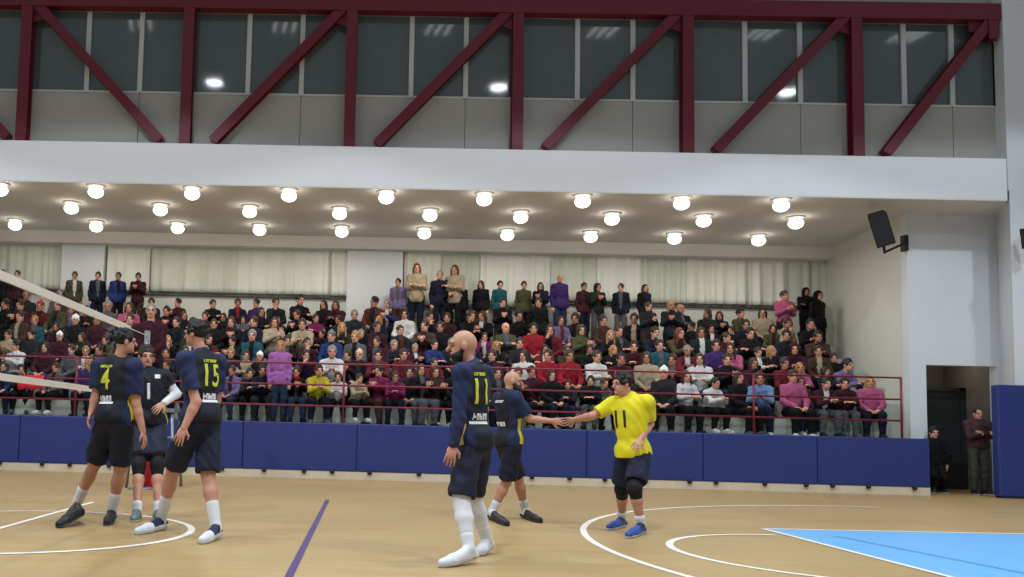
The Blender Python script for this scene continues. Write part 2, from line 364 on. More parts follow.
# ------------------------------------------------------------------ implicit bodies
def frame(f, u):
    u = np.array(u, float); u /= np.linalg.norm(u)
    f = np.array(f, float); f = f-u*(f@u); f /= np.linalg.norm(f)
    return np.array([np.cross(f, u), f, u])                       # rows: right, forward, up
def cap(a, b, ra, rb=None, k=.02): return ('c', np.array(a, float), np.array(b, float), ra, ra if rb is None else rb, k)
def ell(c, R, rad, k=.02): return ('e', np.array(c, float), np.array(R, float), np.array(rad, float), k)
def bounds(p):
    if p[0] == 'c':
        return np.minimum(p[1]-p[3], p[2]-p[4]), np.maximum(p[1]+p[3], p[2]+p[4])
    m = p[3].max(); return p[1]-m, p[1]+m
def surf(prims, h, planes=(), sub=(), wrinkle=0, wseed=0, late=()):
    lo = np.min([bounds(p)[0] for p in [*prims, *late]], 0)-3*h; hi = np.max([bounds(p)[1] for p in [*prims, *late]], 0)+3*h
    n = np.ceil((hi-lo)/h).astype(int)+1
    D = np.full(n, 1.0, np.float32); ax = [(lo[i]+h*np.arange(n[i])).astype(np.float32) for i in range(3)]
    def val(p, sl):
        X, Y, Z = np.meshgrid(ax[0][sl[0]], ax[1][sl[1]], ax[2][sl[2]], indexing='ij', copy=False)
        if p[0] == 'c':
            a, b = p[1], p[2]; v = b-a; L = max(v@v, 1e-9)
            t = np.clip(((X-a[0])*v[0]+(Y-a[1])*v[1]+(Z-a[2])*v[2])/L, 0, 1)
            return np.sqrt((X-a[0]-t*v[0])**2+(Y-a[1]-t*v[1])**2+(Z-a[2]-t*v[2])**2)-(p[3]+t*(p[4]-p[3]))
        c, R, r = p[1], p[2], p[3]; q = 0
        for i in range(3): q = q+(((X-c[0])*R[i][0]+(Y-c[1])*R[i][1]+(Z-c[2])*R[i][2])/r[i])**2
        q = np.sqrt(q); return (q-1)*(r.min()*.5+r.mean()*.5)
    def slab(p, m):
        a, b = bounds(p); i0 = np.clip(np.floor((a-m-lo)/h).astype(int), 0, n-1); i1 = np.clip(np.ceil((b+m-lo)/h).astype(int)+1, 1, n)
        return tuple(slice(i0[i], i1[i]) for i in range(3))
    def blend(ps):
        for p in ps:
            k = p[-1]; sl = slab(p, k+2*h); d = val(p, sl).astype(np.float32); o = D[sl]
            t = np.clip(.5+.5*(o-d)/k, 0, 1); D[sl] = o*(1-t)+d*t-k*t*(1-t)
    blend(prims)
    if late:
        for p in sub:
            sl = slab(p, 2*h); D[sl] = np.maximum(D[sl], -val(p, sl))
        sub = (); blend(late)
    if wrinkle:
        X, Y, Z = np.meshgrid(*ax, indexing='ij', copy=False); s = wseed
        D += wrinkle*(np.sin(31*X+17*Z+s)*np.sin(23*Y-13*Z+2*s)+.7*np.sin(47*Z+19*X+9*np.sin(7*X+s)+3*s)).astype(np.float32)
    for p in sub:
        sl = slab(p, 2*h); D[sl] = np.maximum(D[sl], -val(p, sl))
    for pt, nr in planes:
        pt = np.array(pt, float); nr = np.array(nr, float); nr = nr/np.linalg.norm(nr)
        D = np.maximum(D, ((ax[0]-pt[0])*nr[0])[:, None, None]+((ax[1]-pt[1])*nr[1])[None, :, None]+((ax[2]-pt[2])*nr[2])[None, None, :])
    D[0] = D[-1] = 1; D[:, 0] = D[:, -1] = 1; D[:, :, 0] = D[:, :, -1] = 1
    ins = D < 0
    cnt = np.zeros(np.array(n)-1, np.int8)
    for i in (0, 1):
        for j in (0, 1):
            for k in (0, 1): cnt += ins[i:n[0]-1+i, j:n[1]-1+j, k:n[2]-1+k]
    act = (cnt > 0) & (cnt < 8); idx = np.argwhere(act); N = len(idx)
    imap = np.full(act.shape, -1, np.int32); imap[act] = np.arange(N)
    acc = np.zeros((N, 3)); c = np.zeros(N)
    for a in range(3):
        b1, b2 = (a+1) % 3, (a+2) % 3
        for i in (0, 1):
            for j in (0, 1):
                o = np.zeros(3, int); o[b1] = i; o[b2] = j; e = o.copy(); e[a] = 1
                p0, p1 = idx+o, idx+e
                d0 = D[p0[:, 0], p0[:, 1], p0[:, 2]]; d1 = D[p1[:, 0], p1[:, 1], p1[:, 2]]
                s = (d0 < 0) != (d1 < 0); t = np.where(s, d0/np.where(d0 == d1, 1, d0-d1), 0)
                pp = np.repeat(o[None].astype(float), N, 0); pp[:, a] = t
                acc[s] += pp[s]; c[s] += 1
    V = lo+h*(idx+acc/np.maximum(c, 1)[:, None])
    Q = []
    for a in range(3):
        b1, b2 = (a+1) % 3, (a+2) % 3
        s0 = [slice(None)]*3; s1 = [slice(None)]*3; s0[a] = slice(0, -1); s1[a] = slice(1, None)
        A, B = ins[tuple(s0)], ins[tuple(s1)]
        for flip, E in ((0, A & ~B), (1, B & ~A)):
            g = np.argwhere(E)
            if not len(g): continue
            o1 = np.zeros(3, int); o1[b1] = 1; o2 = np.zeros(3, int); o2[b2] = 1
            q = [imap[tuple((g-x).T)] for x in (o1+o2, o2, o1*0, o1)]
            q = np.stack(q, 1); Q.append(q[:, ::-1] if flip else q)
    return V, np.concatenate(Q)
def mesh(name, VQ, mats, slot=None, origin=(0, 0, 0)):
    V, Q = VQ; me = bpy.data.meshes.new(name)
    me.vertices.add(len(V)); me.vertices.foreach_set('co', (V-np.array(origin)).astype(np.float32).ravel())
    me.loops.add(len(Q)*4); me.loops.foreach_set('vertex_index', Q.astype(np.int32).ravel())
    me.polygons.add(len(Q)); me.polygons.foreach_set('loop_start', np.arange(0, len(Q)*4, 4, dtype=np.int32))
    try: me.polygons.foreach_set('loop_total', np.full(len(Q), 4, np.int32))
    except Exception: pass
    for m in mats: me.materials.append(m)
    if slot is not None: me.polygons.foreach_set('material_index', slot.astype(np.int32))
    me.polygons.foreach_set('use_smooth', np.ones(len(Q), bool))
    me.update(calc_edges=True); me.validate()
    return me
def fc(VQ): return VQ[0][VQ[1]].mean(1)

def head_prims(c, R, s=1.0):
    c = np.array(c); r, f, u = R; P = lambda a, b, d: c+(r*a+f*b+u*d)*s
    return [ell(P(0, -.012, .022), R, np.array([.074, .093, .094])*s), ell(P(0, .022, -.045), R, np.array([.055, .068, .066])*s, .02),
            cap(P(0, .088, .012), P(0, .108, -.02), .009*s, .014*s, .012), ell(P(0, .082, -.052), R, np.array([.024, .012, .011])*s, .008),
            cap(P(-.04, .078, .028), P(.04, .078, .028), .013*s, .013*s, .02), ell(P(0, .074, -.085), R, np.array([.022, .018, .02])*s, .015),
            ell(P(.076, -.008, -.004), R, np.array([.011, .02, .032])*s, .008), ell(P(-.076, -.008, -.004), R, np.array([.011, .02, .032])*s, .008)]
def face_slots(C, c, R, s=1.0):
    q = (C-np.array(c)) @ np.array(R).T/s; sl = np.zeros(len(C), int)
    x, y, z = np.abs(q[:, 0]), q[:, 1], q[:, 2]
    sl[(y > .05) & (np.hypot(x-.032, (z-.004)*1.8) < .010)] = 1
    sl[(y > .05) & (np.hypot((x-.034)*.4, z-.028) < .0065)] = 2
    sl[(y > .06) & (np.hypot(x*.5, z+.052) < .012)] = 3
    return sl
def hand_prims(w, d, n, s=1.0, curl=.5, side=1):
    """Palm, four fingers and a thumb from wrist w along d; n is the way the palm looks; side puts the thumb."""
    d = np.array(d, float); d /= np.linalg.norm(d); n = np.array(n, float); n -= d*(n@d); n /= np.linalg.norm(n)
    t = np.cross(d, n)*side; w = np.array(w, float)
    out = [ell(w+d*.048*s, np.array([t, d, n]), np.array([.042, .054, .017])*s, .015)]
    for i, L in enumerate((.9, 1.0, .94, .74)):
        b = w+(d*(.088-.004*abs(i-1.2))+t*(.033-.0225*i))*s
        a1, a2 = curl*.7, curl*1.6
        k1 = b+(d*math.cos(a1)+n*math.sin(a1)+t*(.12-.08*i))*.044*L*s
        k2 = k1+(d*math.cos(a2)+n*math.sin(a2)+t*(.08-.05*i))*.04*L*s
        out += [cap(b, k1, .0095*s, .0088*s, .004), cap(k1, k2, .0088*s, .0072*s, .004)]
    b = w+(d*.022+t*.03)*s; k1 = b+(d*.6+t*.75+n*.25)*.042*s; k2 = k1+(d*.9+t*.2+n*.3)*.034*s
    return out+[cap(b, k1, .014*s, .011*s, .008), cap(k1, k2, .011*s, .008*s, .004)]
def torso_prims(J, R, g=0, s=1.0, belly=0):
    r, f, u = R; hp, nk = J['hip'], J['neck']
    L = nk-hp
    P = lambda t, b=0: hp+L*t+f*b*s
    w = np.array
    return [ell(P(.72, .012), R, w([.175, .118, .20])*s+g, .05), ell(P(.42, .012+belly*.5), R, w([.15, .108+belly, .19])*s+g, .06), ell(P(.08, -.01), R, w([.165, .125, .135])*s+g, .05),
            cap(J['shL'], P(.93), .062*s+g, .055*s+g, .04), cap(J['shR'], P(.93), .062*s+g, .055*s+g, .04)]
def lerp(a, b, t): return a+(b-a)*t
def arm_prims(J, k, g=0, s=1.0, t0=0., t1=1.):
    sh, el, wr = J['sh'+k], J['el'+k], J['wr'+k]; out = []
    A = (.056, .043); B = (.045, .029)
    e = min(t1, .5)/.5; out.append(cap(sh, lerp(sh, el, e), A[0]*s+g, lerp(A[0], A[1], e)*s+g, .03))
    if t1 > .5:
        e = (t1-.5)/.5; m = lerp(el, wr, min(e, .3))
        out += [cap(el, m, B[0]*s+g, .043*s+g, .02), cap(m, lerp(el, wr, e), .043*s+g, lerp(.043, B[1], max(0, (e-.3)/.7))*s+g, .02)]
    return out
def leg_prims(J, k, g=0, s=1.0, t1=1., flare=0):
    h, kn, an = J['hip'+k], J['kn'+k], J['an'+k]; out = []
    e = min(t1, .5)/.5; out.append(cap(h, lerp(h, kn, e), .092*s+g, lerp(.092, .06, e)*s+g+flare, .03))
    if t1 > .5:
        back = (an-kn); e = (t1-.5)/.5; m = lerp(kn, an, .32)
        out += [cap(kn, lerp(kn, an, min(e, .32)), .058*s+g, .06*s+g, .03), cap(m, lerp(kn, an, max(e, .33)), .06*s+g, lerp(.06, .038, max(0, (e-.32)/.68))*s+g, .03)]
    return out
def foot_prims(J, k, g=0, s=1.0, w=1.0):
    an, to = J['an'+k], J['toe'+k]; d = to-an; dz = d*np.array([1, 1, 0]); dz = dz/max(np.linalg.norm(dz), 1e-6)
    heel = an-dz*.055*s+np.array([0, 0, -.05])*s
    heel = J.get('heel'+k, heel)
    ball = lerp(heel, to, .68)
    return [cap(heel, ball, .034*s+g, .036*s*w+g, .02), cap(ball, to, .038*s*w+g, .028*s+g, .02), cap(an+np.array([0, 0, .01])*s, heel, .036*s+g, .034*s+g, .03), cap(an, ball, .036*s+g, .03*s+g, .03)]
def hair_prims(kind, c, R, s=1.0):
    """Returns prims and subtracted prims for hair or headwear in the head frame."""
    c = np.array(c); r, f, u = R; P = lambda a, b, d: c+(r*a+f*b+u*d)*s; A = np.array
    face = [ell(P(0, .10, -.028), R, A([.064, .075, .092])*s)]
    skull = ell(P(0, -.018, .034), R, A([.083, .101, .098])*s)
    if kind == 's':
        rg = random.Random(5); cl = []
        while len(cl) < 34:
            a = A([rg.gauss(0, 1), rg.gauss(0, 1), rg.gauss(0, 1)]); a = a/np.linalg.norm(a)
            if a[2] < -.15 or (a[1] > .55 and a[2] < .55): continue
            cl.append(ell(P(a[0]*.080, -.018+a[1]*.099, .034+a[2]*.097), R, A([.021, .021, .013+.008*rg.random()])*s, .012))
        return [skull]+cl, face+[ell(P(0, .045, -.11), R, A([.2, .12, .105])*s), ell(P(0, .0, -.16), R, A([.2, .2, .105])*s)]
    if kind == 'v': return [ell(P(0, -.018, .028), R, A([.078, .096, .097])*s)], face+[ell(P(0, .02, -.11), R, A([.2, .13, .1])*s), ell(P(0, .11, .05), R, A([.09, .06, .05])*s)]
    if kind == 'l': return [skull, ell(P(0, -.05, -.08), R, A([.095, .065, .17])*s, .04), cap(P(.075, 0, .0), P(.085, .03, -.2), .03*s, .02*s), cap(P(-.075, 0, .0), P(-.085, .03, -.2), .03*s, .02*s)], face
    if kind == 'u': return [skull, ell(P(0, -.07, .11), R, A([.045, .045, .04])*s, .01)], face+[ell(P(0, .03, -.11), R, A([.2, .12, .09])*s)]
    if kind == 'h': return [ell(P(0, -.02, .02), R, A([.102, .118, .125])*s), cap(P(0, -.04, -.09), P(0, -.05, -.16), .09*s, .10*s, .04)], [ell(P(0, .09, -.02), R, A([.066, .085, .098])*s)]
    if kind == 'c': return [ell(P(0, -.012, .055), R, A([.085, .103, .088])*s), ell(P(0, -.012, .145), R, A([.025, .025, .022])*s, .01)], face+[ell(P(0, 0, -.10), R, A([.25, .25, .12])*s)]
def solve_knee(h, a, L1, L2, fwd):
    d = a-h; D = np.linalg.norm(d); D = min(D, (L1+L2)*.999); t = d/np.linalg.norm(d)
    x = (L1*L1-L2*L2+D*D)/(2*D); y = math.sqrt(max(L1*L1-x*x, 0)); n = fwd-t*(fwd@t); n /= np.linalg.norm(n)
    return h+t*x+n*y

# ------------------------------------------------------------------ spectators
V3 = lambda *a: np.array(a, float)
def seated(lean, turn, armL, armR, knee=.13, hz=(0, -.12)):
    """Origin on the seat edge; faces -Y."""
    J = {}; f = V3(math.sin(lean[1]), -math.cos(lean[1]), 0)
    J['hip'] = V3(0, .16, .105); up = V3(0, -math.sin(lean[0]), math.cos(lean[0]))
    J['neck'] = J['hip']+up*.50
    R = frame(f, up); J['R'] = R; r = R[0]
    for k, sg in (('L', -1), ('R', 1)):
        J['sh'+k] = J['neck']+r*.16*sg-R[2]*.055; J['hip'+k] = J['hip']+V3(-1 if sg > 0 else 1, 0, 0)*.085
    for k, sg, arm in (('L', 1, armL), ('R', -1, armR)):
        J['el'+k], J['wr'+k] = V3(*arm[0])*V3(sg, 1, 1), V3(*arm[1])*V3(sg, 1, 1)
        J['kn'+k] = V3(sg*knee, -.30, .10); J['an'+k] = V3(sg*(knee+.01), -.24, -.30); J['toe'+k] = V3(sg*(knee+.04), -.42, -.345)
    J['hn'] = [V3(0, 0, -1), V3(0, 0, -1)]
    hf = V3(math.sin(turn), -math.cos(turn), hz[1]); J['HR'] = frame(hf, V3(0, -.05, 1)); J['head'] = J['neck']+R[2]*.135+V3(0, -.02, .03)
    return J
def standing(turn, armL, armR):
    J = {}; J['hip'] = V3(0, 0, .93); J['neck'] = V3(0, .02, 1.45); R = frame(V3(0, -1, 0), V3(0, 0, 1)); J['R'] = R
    for k, sg, arm in (('L', 1, armL), ('R', -1, armR)):
        J['sh'+k] = V3(sg*.165, .02, 1.395); J['hip'+k] = V3(sg*.09, 0, .90); J['kn'+k] = V3(sg*.10, -.02, .48); J['an'+k] = V3(sg*.11, .02, .085); J['toe'+k] = V3(sg*.14, -.17, .035)
        J['el'+k], J['wr'+k] = V3(*arm[0])*V3(sg, 1, 1), V3(*arm[1])*V3(sg, 1, 1)
    J['HR'] = frame(V3(math.sin(turn), -math.cos(turn), -.15), V3(0, -.03, 1)); J['head'] = V3(0, -.01, 1.605)
    return J
LAP = ((.215, .04, .30), (.09, -.18, .20)); LAP2 = ((.225, .06, .31), (.12, -.15, .21)); CLAP = ((.21, .0, .36), (.04, -.20, .46)); KNEE = ((.185, -.20, .30), (.05, -.36, .36))
CROSS = ((.215, -.02, .35), (-.09, -.13, .42)); CHIN = ((.17, -.16, .34), (.05, -.17, .56)); HELD = ((.205, -.02, .34), (.08, -.25, .36))
POSES = {
    '0': seated((.02, 0), .0, LAP, LAP), '1': seated((.10, 0), -.25, CLAP, CLAP), '2': seated((.42, 0), .1, KNEE, KNEE, .15), '3': seated((.05, .1), .35, CROSS, CROSS),
    '4': seated((.0, -.12), -.7, LAP2, LAP), '5': seated((.22, 0), .3, LAP, CHIN, .12), '6': seated((.12, .1), .0, HELD, HELD, .11, (0, -.5)),
    'T': standing(.1, ((.205, -.06, 1.13), (-.09, -.19, 1.20)), ((.205, -.06, 1.13), (-.07, -.15, 1.17))), 'U': standing(-.2, ((.215, .05, 1.10), (.20, -.04, .85)), ((.215, .05, 1.10), (.20, -.04, .85))),
    'V': standing(.3, ((.205, -.06, 1.13), (.04, -.26, 1.25)), ((.205, -.06, 1.13), (.04, -.26, 1.25)))}
PROTO = {}; HAIRM = {}
for key, J in POSES.items():
    R = J['R']; pr = torso_prims(J, R, 0, .94)+head_prims(J['head'], J['HR'], 1.0)+[cap(J['neck']-R[2]*.03, J['head']-J['HR'][2]*.05, .056, .052, .03)]
    for k, sg in (('L', 1), ('R', -1)):
        pr += arm_prims(J, k, 0, .95)+leg_prims(J, k)+foot_prims(J, k)
        d = J['wr'+k]-J['el'+k]; n = V3(-sg, 0, 0) if key in '1V' else V3(0, .4, -1)
        pr += hand_prims(J['wr'+k], d, n, 1.0, .35, sg)
    vq = surf(pr, .0115); body = mesh('person_body', vq, [SKIN[0], EYE_M, BROW_M, LIP_M], face_slots(fc(vq), J['head'], J['HR']))
    jp = torso_prims(J, R, .014, .94)
    for k in 'LR': jp += arm_prims(J, k, .017, .95, 0, .97)
    if key not in 'TUV': jp += [ell(J['hip']+V3(0, -.02, .02), frame(V3(0, -1, 0), V3(0, 0, 1)), (.18, .16, .11), .05)]
    else: jp += [ell(J['hip']+V3(0, 0, -.02), R, (.195, .16, .2), .05)]
    jp += [cap(J['neck']-R[2]*.02, J['neck']+R[2]*.03, .072, .068, .03)]
    JV = surf(jp, .014, [(V3(0, 0, .80), V3(0, 0, -1))] if key in 'TUV' else (), wrinkle=.005, wseed=ord(key)); jacket = mesh('jacket', JV, [fab('k'), fab('k')])
    q_ = (fc(JV)-J['hip']) @ R.T; jacket.polygons.foreach_set('material_index', ((np.abs(q_[:, 0]) < .05-.03*(q_[:, 2] < .2)) & (q_[:, 1] > .03) & (q_[:, 2] > .04)).astype(np.int32))
    tp = [ell(J['hip'], R, (.175, .14, .14), .04)]
    for k in 'LR': tp += leg_prims(J, k, .018, 1, .97)
    trous = mesh('trousers', surf(tp, .014, wrinkle=.004, wseed=ord(key)+3), [fab('k')])
    shoes = [mesh('shoe', surf(foot_prims(J, k, .012), .012), [fab('k')]) for k in 'LR']
    scarf = mesh('scarf', surf([cap(J['neck']+R[2]*.03+R[0]*a, J['neck']+R[2]*.03+R[1]*.06-R[0]*a, .05, .05) for a in (-.045, .045)]+[cap(J['neck']+R[1]*.1+R[2]*.02, J['neck']+R[1]*.15-R[2]*.22, .04, .04)], .014, wrinkle=.004), [fab('r')])
    PROTO[key] = dict(body=body, jacket=jacket, trousers=trous, shoes=shoes, scarf=scarf, top=(J['head']+J['HR'][2]*.12)[2], J=J)
HC0 = V3(0, 0, 0); HR0 = frame(V3(0, 1, 0), V3(0, 0, 1))
for kd in 'sluhc':
    a, b = hair_prims(kd, HC0, HR0); HAIRM[kd] = mesh('hair', surf(a, .011, sub=b, wrinkle=.003), [hairm('k')])
def setm(o, m, slot=0):
    o.material_slots[slot].link = 'OBJECT'; o.material_slots[slot].material = m
HNAME = {'s': 'short %s hair', 'l': 'long %s hair', 'u': '%s hair in a bun', 'h': '%s hood up', 'c': '%s knitted hat', 'z': 'bald head'}
HCN = {'k': 'black', 'b': 'brown', 'y': 'blond', 'g': 'grey', 'r': 'auburn', 'w': 'white', 'm': 'maroon', 'c': 'beige', 'R': 'red', 'G': 'grey'}
PN = {'0': 'seated', '1': 'clapping seated', '2': 'forward-leaning', '3': 'arms-crossed seated', '4': 'sideways-looking', '5': 'chin-in-hand', '6': 'down-looking', 'T': 'arms-crossed standing', 'U': 'standing', 'V': 'standing clapping'}
people = []
def spectator(x, y, z, key, top, hair, scale, rz, leg, shoe, skin, scarf=False, info=None, inner='k'):
    P = PROTO[key]
    o = bpy.data.objects.new('person', P['body']); link(o); o.location = (x, y, z); o.scale = (scale,)*3; o.rotation_euler.z = rz
    setm(o, SKIN[skin]); o['category'] = 'person'; o['group'] = 'spectators in the stand'
    def ch(n, me, m):
        c = bpy.data.objects.new(n, me); link(c, o); setm(c, m); return c
    jk = ch('jacket', P['jacket'], fab(top)); setm(jk, fab(inner), 1); ch('trousers', P['trousers'], fab(leg))
    for s in P['shoes']: ch('shoe', s, fab(shoe))
    if hair[0] != 'z':
        c = ch('hood' if hair[0] == 'h' else 'hat' if hair[0] == 'c' else 'hair', HAIRM[hair[0]], fab(top) if hair[0] == 'h' else hairm(hair[1]))
        H = P['J']['HR']; m = Matrix(np.array([H[0], H[1], H[2]]).T.tolist()).to_4x4(); m.translation = Vector(P['J']['head']); c.matrix_local = m
    if scarf: ch('scarf', P['scarf'], fab('r'))
    hd = '%s hood up' % FNAME[top] if hair[0] == 'h' else HNAME[hair[0]] % HCN[hair[1]] if hair[0] != 'z' else 'bald head'
    people.append(dict(o=o, x=x, desc='%s spectator in %s%s, %s' % (PN[key], FNAME[top], ' coat and red scarf' if scarf else ' coat' if top in 'kndmesxou' else ' top', hd), key=key, top=top, row=info))
    return o
# each row from the front: x in the photo : coat : hair : pose : y of the crown in the photo
ROWS = [
 "5:b:sb:0:362 15:d:sk:2:364 54:g:sb:0:363 88:u:ly:4:358 103:n:sk:0:362 122:k:sb:0:360 165:m:sb:0:360 182:n:sk:0:361 200:k:sk:1:361 231:v:sb:0:366 248:d:sk:2:368 262:n:sk:2:365 280:i:ly:U:340 297:k:sb:1s:367 318:y:sk:2:365 338:w:sb:2:372 358:c:sb:2:374 378:a:sk:1:365 396:a:sb:2:372 410:d:sk:0:366 423:k:lb:1:364 438:s:lb:1:366 458:k:sk:0:366 482:n:sb:0:367 500:d:sk:0:367 519:m:sb:1:368 535:m:sk:0:366 553:k:lk:0:370 572:d:sb:2:380 590:k:sk:6:376 606:g:sb:2:378 628:m:sb:0:372 662:d:cw:0:362 687:w:lb:6:371 714:w:sk:2:378 742:k:lb:0:372 766:l:sb:2:372 794:p:sb:0:367 805:s:lb:0:376 827:m:sk:2:378 845:m:sk:6:378 868:p:ly:0:376",
 "14:w:sk:1:340 45:m:lk:0:342 70:g:sb:0:345 84:w:sy:6:346 100:m:sk:2:345 120:d:sb:0:342 231:d:sy:0:348 246:c:sb:6:350 258:k:cw:0:352 306:m:sk:5:350 332:w:sg:2:346 347:m:sb:1:350 358:k:cc:0:350 379:q:sk:2:350 405:q:sb:0:349 434:q:sb:2:358 490:m:sb:0:350 521:w:lk:0:350 550:r:sb:4:343 571:r:sb:0:344 598:w:sb:6:351 622:m:sk:2:352 645:c:lb:0:350 672:q:sb:1:354 699:w:lb:6:350 728:k:sb:1:350 755:m:lb:0:358 786:q:sb:0:358 803:p:ly:6:362 850:v:sk:2:352",
 "8:c:sb:1:330 30:d:sk:0:330 60:m:cw:0:332 105:o:sb:2:336 123:k:sk:0:330 190:d:sk:0:330 252:t:sg:0:330 285:k:sb:2:336 330:b:cG:0:328 354:g:sy:0:328 436:b:sk:6:340 452:d:sg:0:338 520:d:sb:0:338 660:t:sb:0:340 715:u:sk:0:338 736:p:lb:2:338 797:m:hm:2:338",
 "18:s:sb:0:310 33:t:sy:0:315 77:k:sw:0:315 95:m:sb:0:314 130:d:sb:5:310 175:k:sb:0:317 195:e:sk:0:318 231:k:lb:1:312 252:n:sb:0:312 276:c:lb:1:313 303:c:sb:2:317 380:m:sb:0:322 424:s:sb:1:320 440:k:sb:0:318 506:o:zb:3:316 533:r:sk:0:318 552:q:lb:5:318 583:o:hc:1:325 612:k:ly:2:330 622:d:sb:6:318 654:n:sk:2:320 678:o:lr:2:322 701:e:lb:0:326 750:k:sk:3:325 785:n:sk:0:330 820:s:sk:2:326",
 "3:k:sk:0:297 20:m:sb:1:300 38:q:cR:0:293 56:o:sk:0:300 70:v:sb:0:304 84:k:sb:2:306 108:g:sg:0:300 130:p:lb:1:296 205:s:sb:2:312 222:k:lk:0:312 355:d:sg:0:310 404:w:lk:0:309 430:d:sk:5:312 447:m:sb:0:312 470:k:sb:2:308 482:k:lb:1:303 520:k:sk:0:310 562:v:lb:0:316 575:d:sk:0:312 605:s:sb:0:316 632:k:sk:0:302 790:c:sb:5:314 812:k:sk:2:312",
 "2:k:sk:U:280 16:m:sb:U:284 28:d:sg:0:291 62:g:sg:0:287 74:o:sb:U:277 98:n:sk:U:274 118:b:sk:U:282 138:m:sk:V:284 152:d:sk:0:298 177:m:sk:1:299 214:k:sb:3:300 239:n:sb:0s:299 254:u:sk:0:299 276:d:sb:5:298 302:k:sk:3:294 322:k:lk:0:300 337:m:lb:2:300 373:x:sk:4:297 387:b:sg:1:299 398:v:sk:U:285 417:c:lr:T:263 440:n:sg:U:271 455:c:lr:T:265 447:k:sk:V:282 461:k:lb:U:285 481:k:lk:U:287 500:t:sk:U:289 524:o:sk:U:283 541:n:lk:V:283 560:u:zb:U:274 584:m:sk:U:286 598:e:hk:V:284 621:n:sb:U:287 645:k:lb:U:290 681:k:zg:3:303 706:d:lb:4:309 720:k:lk:1:311 743:o:sk:0:309 761:c:lb:0:308 785:p:sb:V:291 806:k:hk:T:288 819:k:hk:U:291"]
HOLES = {0: [(22, 46), (62, 78), (640, 652)], 5: [(35, 58), (80, 92), (105, 112), (150, 172), (184, 206), (222, 233), (345, 366), (655, 675), (728, 738), (770, 780)]}
fillc = 'kkkkkknnnndddmmmmsgeoxukkndmqa'
for k, spec in enumerate(ROWS):
    ye = T0+TT*k; zs = 1.1+TR*(k+1); ent = []
    for t in spec.split():
        a = t.split(':'); ent.append([float(a[0]), a[1], a[2], a[3], float(a[4])])
    xs = sorted(e[0] for e in ent); step = .48*F/(ye+.1)
    rr = random.Random(100+k); edge = [-14]+xs+([proj((11.1, ye, zs+.6))[0]] if k > 1 else [])
    for a, b in zip(edge[:-1], edge[1:]):
        n = int((b-a)/step+.25)-1
        for i in range(n):
            x = a+(b-a)*(i+1)/(n+1)+rr.uniform(-2, 2)
            if any(h0 < x < h1 for h0, h1 in HOLES.get(k, ())): continue
            yd = proj((aty(x, 300, ye+.1)[0], ye+.1, zs+.84))[1]
            ent.append([x, rr.choice(fillc), rr.choice(['sk', 'sb', 'sk', 'sb', 'lk', 'lb', 'sg', 'ub', 'ly']), rr.choice('0012233456'), yd+rr.uniform(-5, 5)])
            if k == 4 and 425 < x < 672: ent[-1][3] = rr.choice('UUV'); ent[-1][4] = 299+.012*(x-500)+rr.uniform(-3, 4)
            if k == 5 and 465 < x < 655: ent[-1][3] = rr.choice('UUV'); ent[-1][4] = 290+rr.uniform(-2, 4); ent[-1][1] = rr.choice('kkndme')
    ent.sort(); px_, flip = -99, 0
    for x, top, hair, pose, hy in ent:
        key = pose[0]; sit = key not in 'TUV'; P = PROTO[key]
        py = (ye if sit else (ye-.30 if k < 5 or hy > 290 else ye+.10)); pz = zs if sit else (zs-TR if k < 5 or hy > 290 else zs)
        hd = P['J']['head']; tp = aty(x, hy, py+hd[1])
        close = tp[0]-px_ < .44; flip = (1-flip) if close else 0; px_ = tp[0]; py += (.17 if k < 5 else .05)*flip if sit else (.12 if k < 5 else .04)*flip
        sc = (tp[2]-pz)/P['top']
        lo_, hi_ = (.80, 1.14) if sit else (.86, 1.10)
        if not sit and k == 5 and sc < lo_ and py < ye: pass
        sc = min(max(sc, lo_), hi_)
        leg = rr.choice('kkkkdnnjjgs'); shoe = rr.choice('kkdkgn') if k else rr.choice('kwdkdg')
        if k == 0 and abs(x-714) < 2: leg, shoe = 'k', 'w'
        if k == 0 and abs(x-805) < 2: leg = 'j'
        if k == 0 and abs(x-54) < 2: leg = 'k'
        rz = rr.uniform(-.45, .45)
        spectator(tp[0], py+(rr.uniform(0, .05) if sit else 0), pz, key, top, hair, sc, rz, leg, shoe, rr.choice((0, 0, 1, 1, 2)), 's' in pose, k, top if rr.random() < .45 or top in 'wpyrciu' else rr.choice('wgdkkcmnxkg'))
# labels that single each spectator out
RN = ['front', 'second', 'third', 'fourth', 'fifth', 'top']
ones = ['', 'first', 'second', 'third', 'fourth', 'fifth', 'sixth', 'seventh', 'eighth', 'ninth', 'tenth', 'eleventh', 'twelfth', 'thirteenth', 'fourteenth', 'fifteenth', 'sixteenth', 'seventeenth', 'eighteenth', 'nineteenth']
def ordw(n): return ones[n] if n < 20 else {20: 'twentieth', 30: 'thirtieth', 40: 'fortieth', 50: 'fiftieth'}[n] if n % 10 == 0 else {2: 'twenty', 3: 'thirty', 4: 'forty', 5: 'fifty'}[n//10]+'-'+ones[n % 10]
people.sort(key=lambda p: (p['row'], p['x']))
from collections import Counter
rowc = Counter((p['desc'], p['row']) for p in people); allc = Counter(p['desc'] for p in people)
cnt = Counter(); lab2 = []
for i, p in enumerate(people):
    cnt[p['row']] += 1; p['n'] = cnt[p['row']]
    nb = [q for q in people[max(0, i-1):i+2] if q is not p and q['row'] == p['row']]
    p['nb'] = [FNAME[q['top']] for q in nb]
    p['l3'] = '%s, %s row, beside %s' % (p['desc'], RN[p['row']], ' and '.join(p['nb']))
    if len(p['l3'].replace('-', ' ').split()) > 16: p['l3'] = '%s, %s row, beside %s' % (p['desc'], RN[p['row']], p['nb'][0])
c3 = Counter(p['l3'] for p in people)
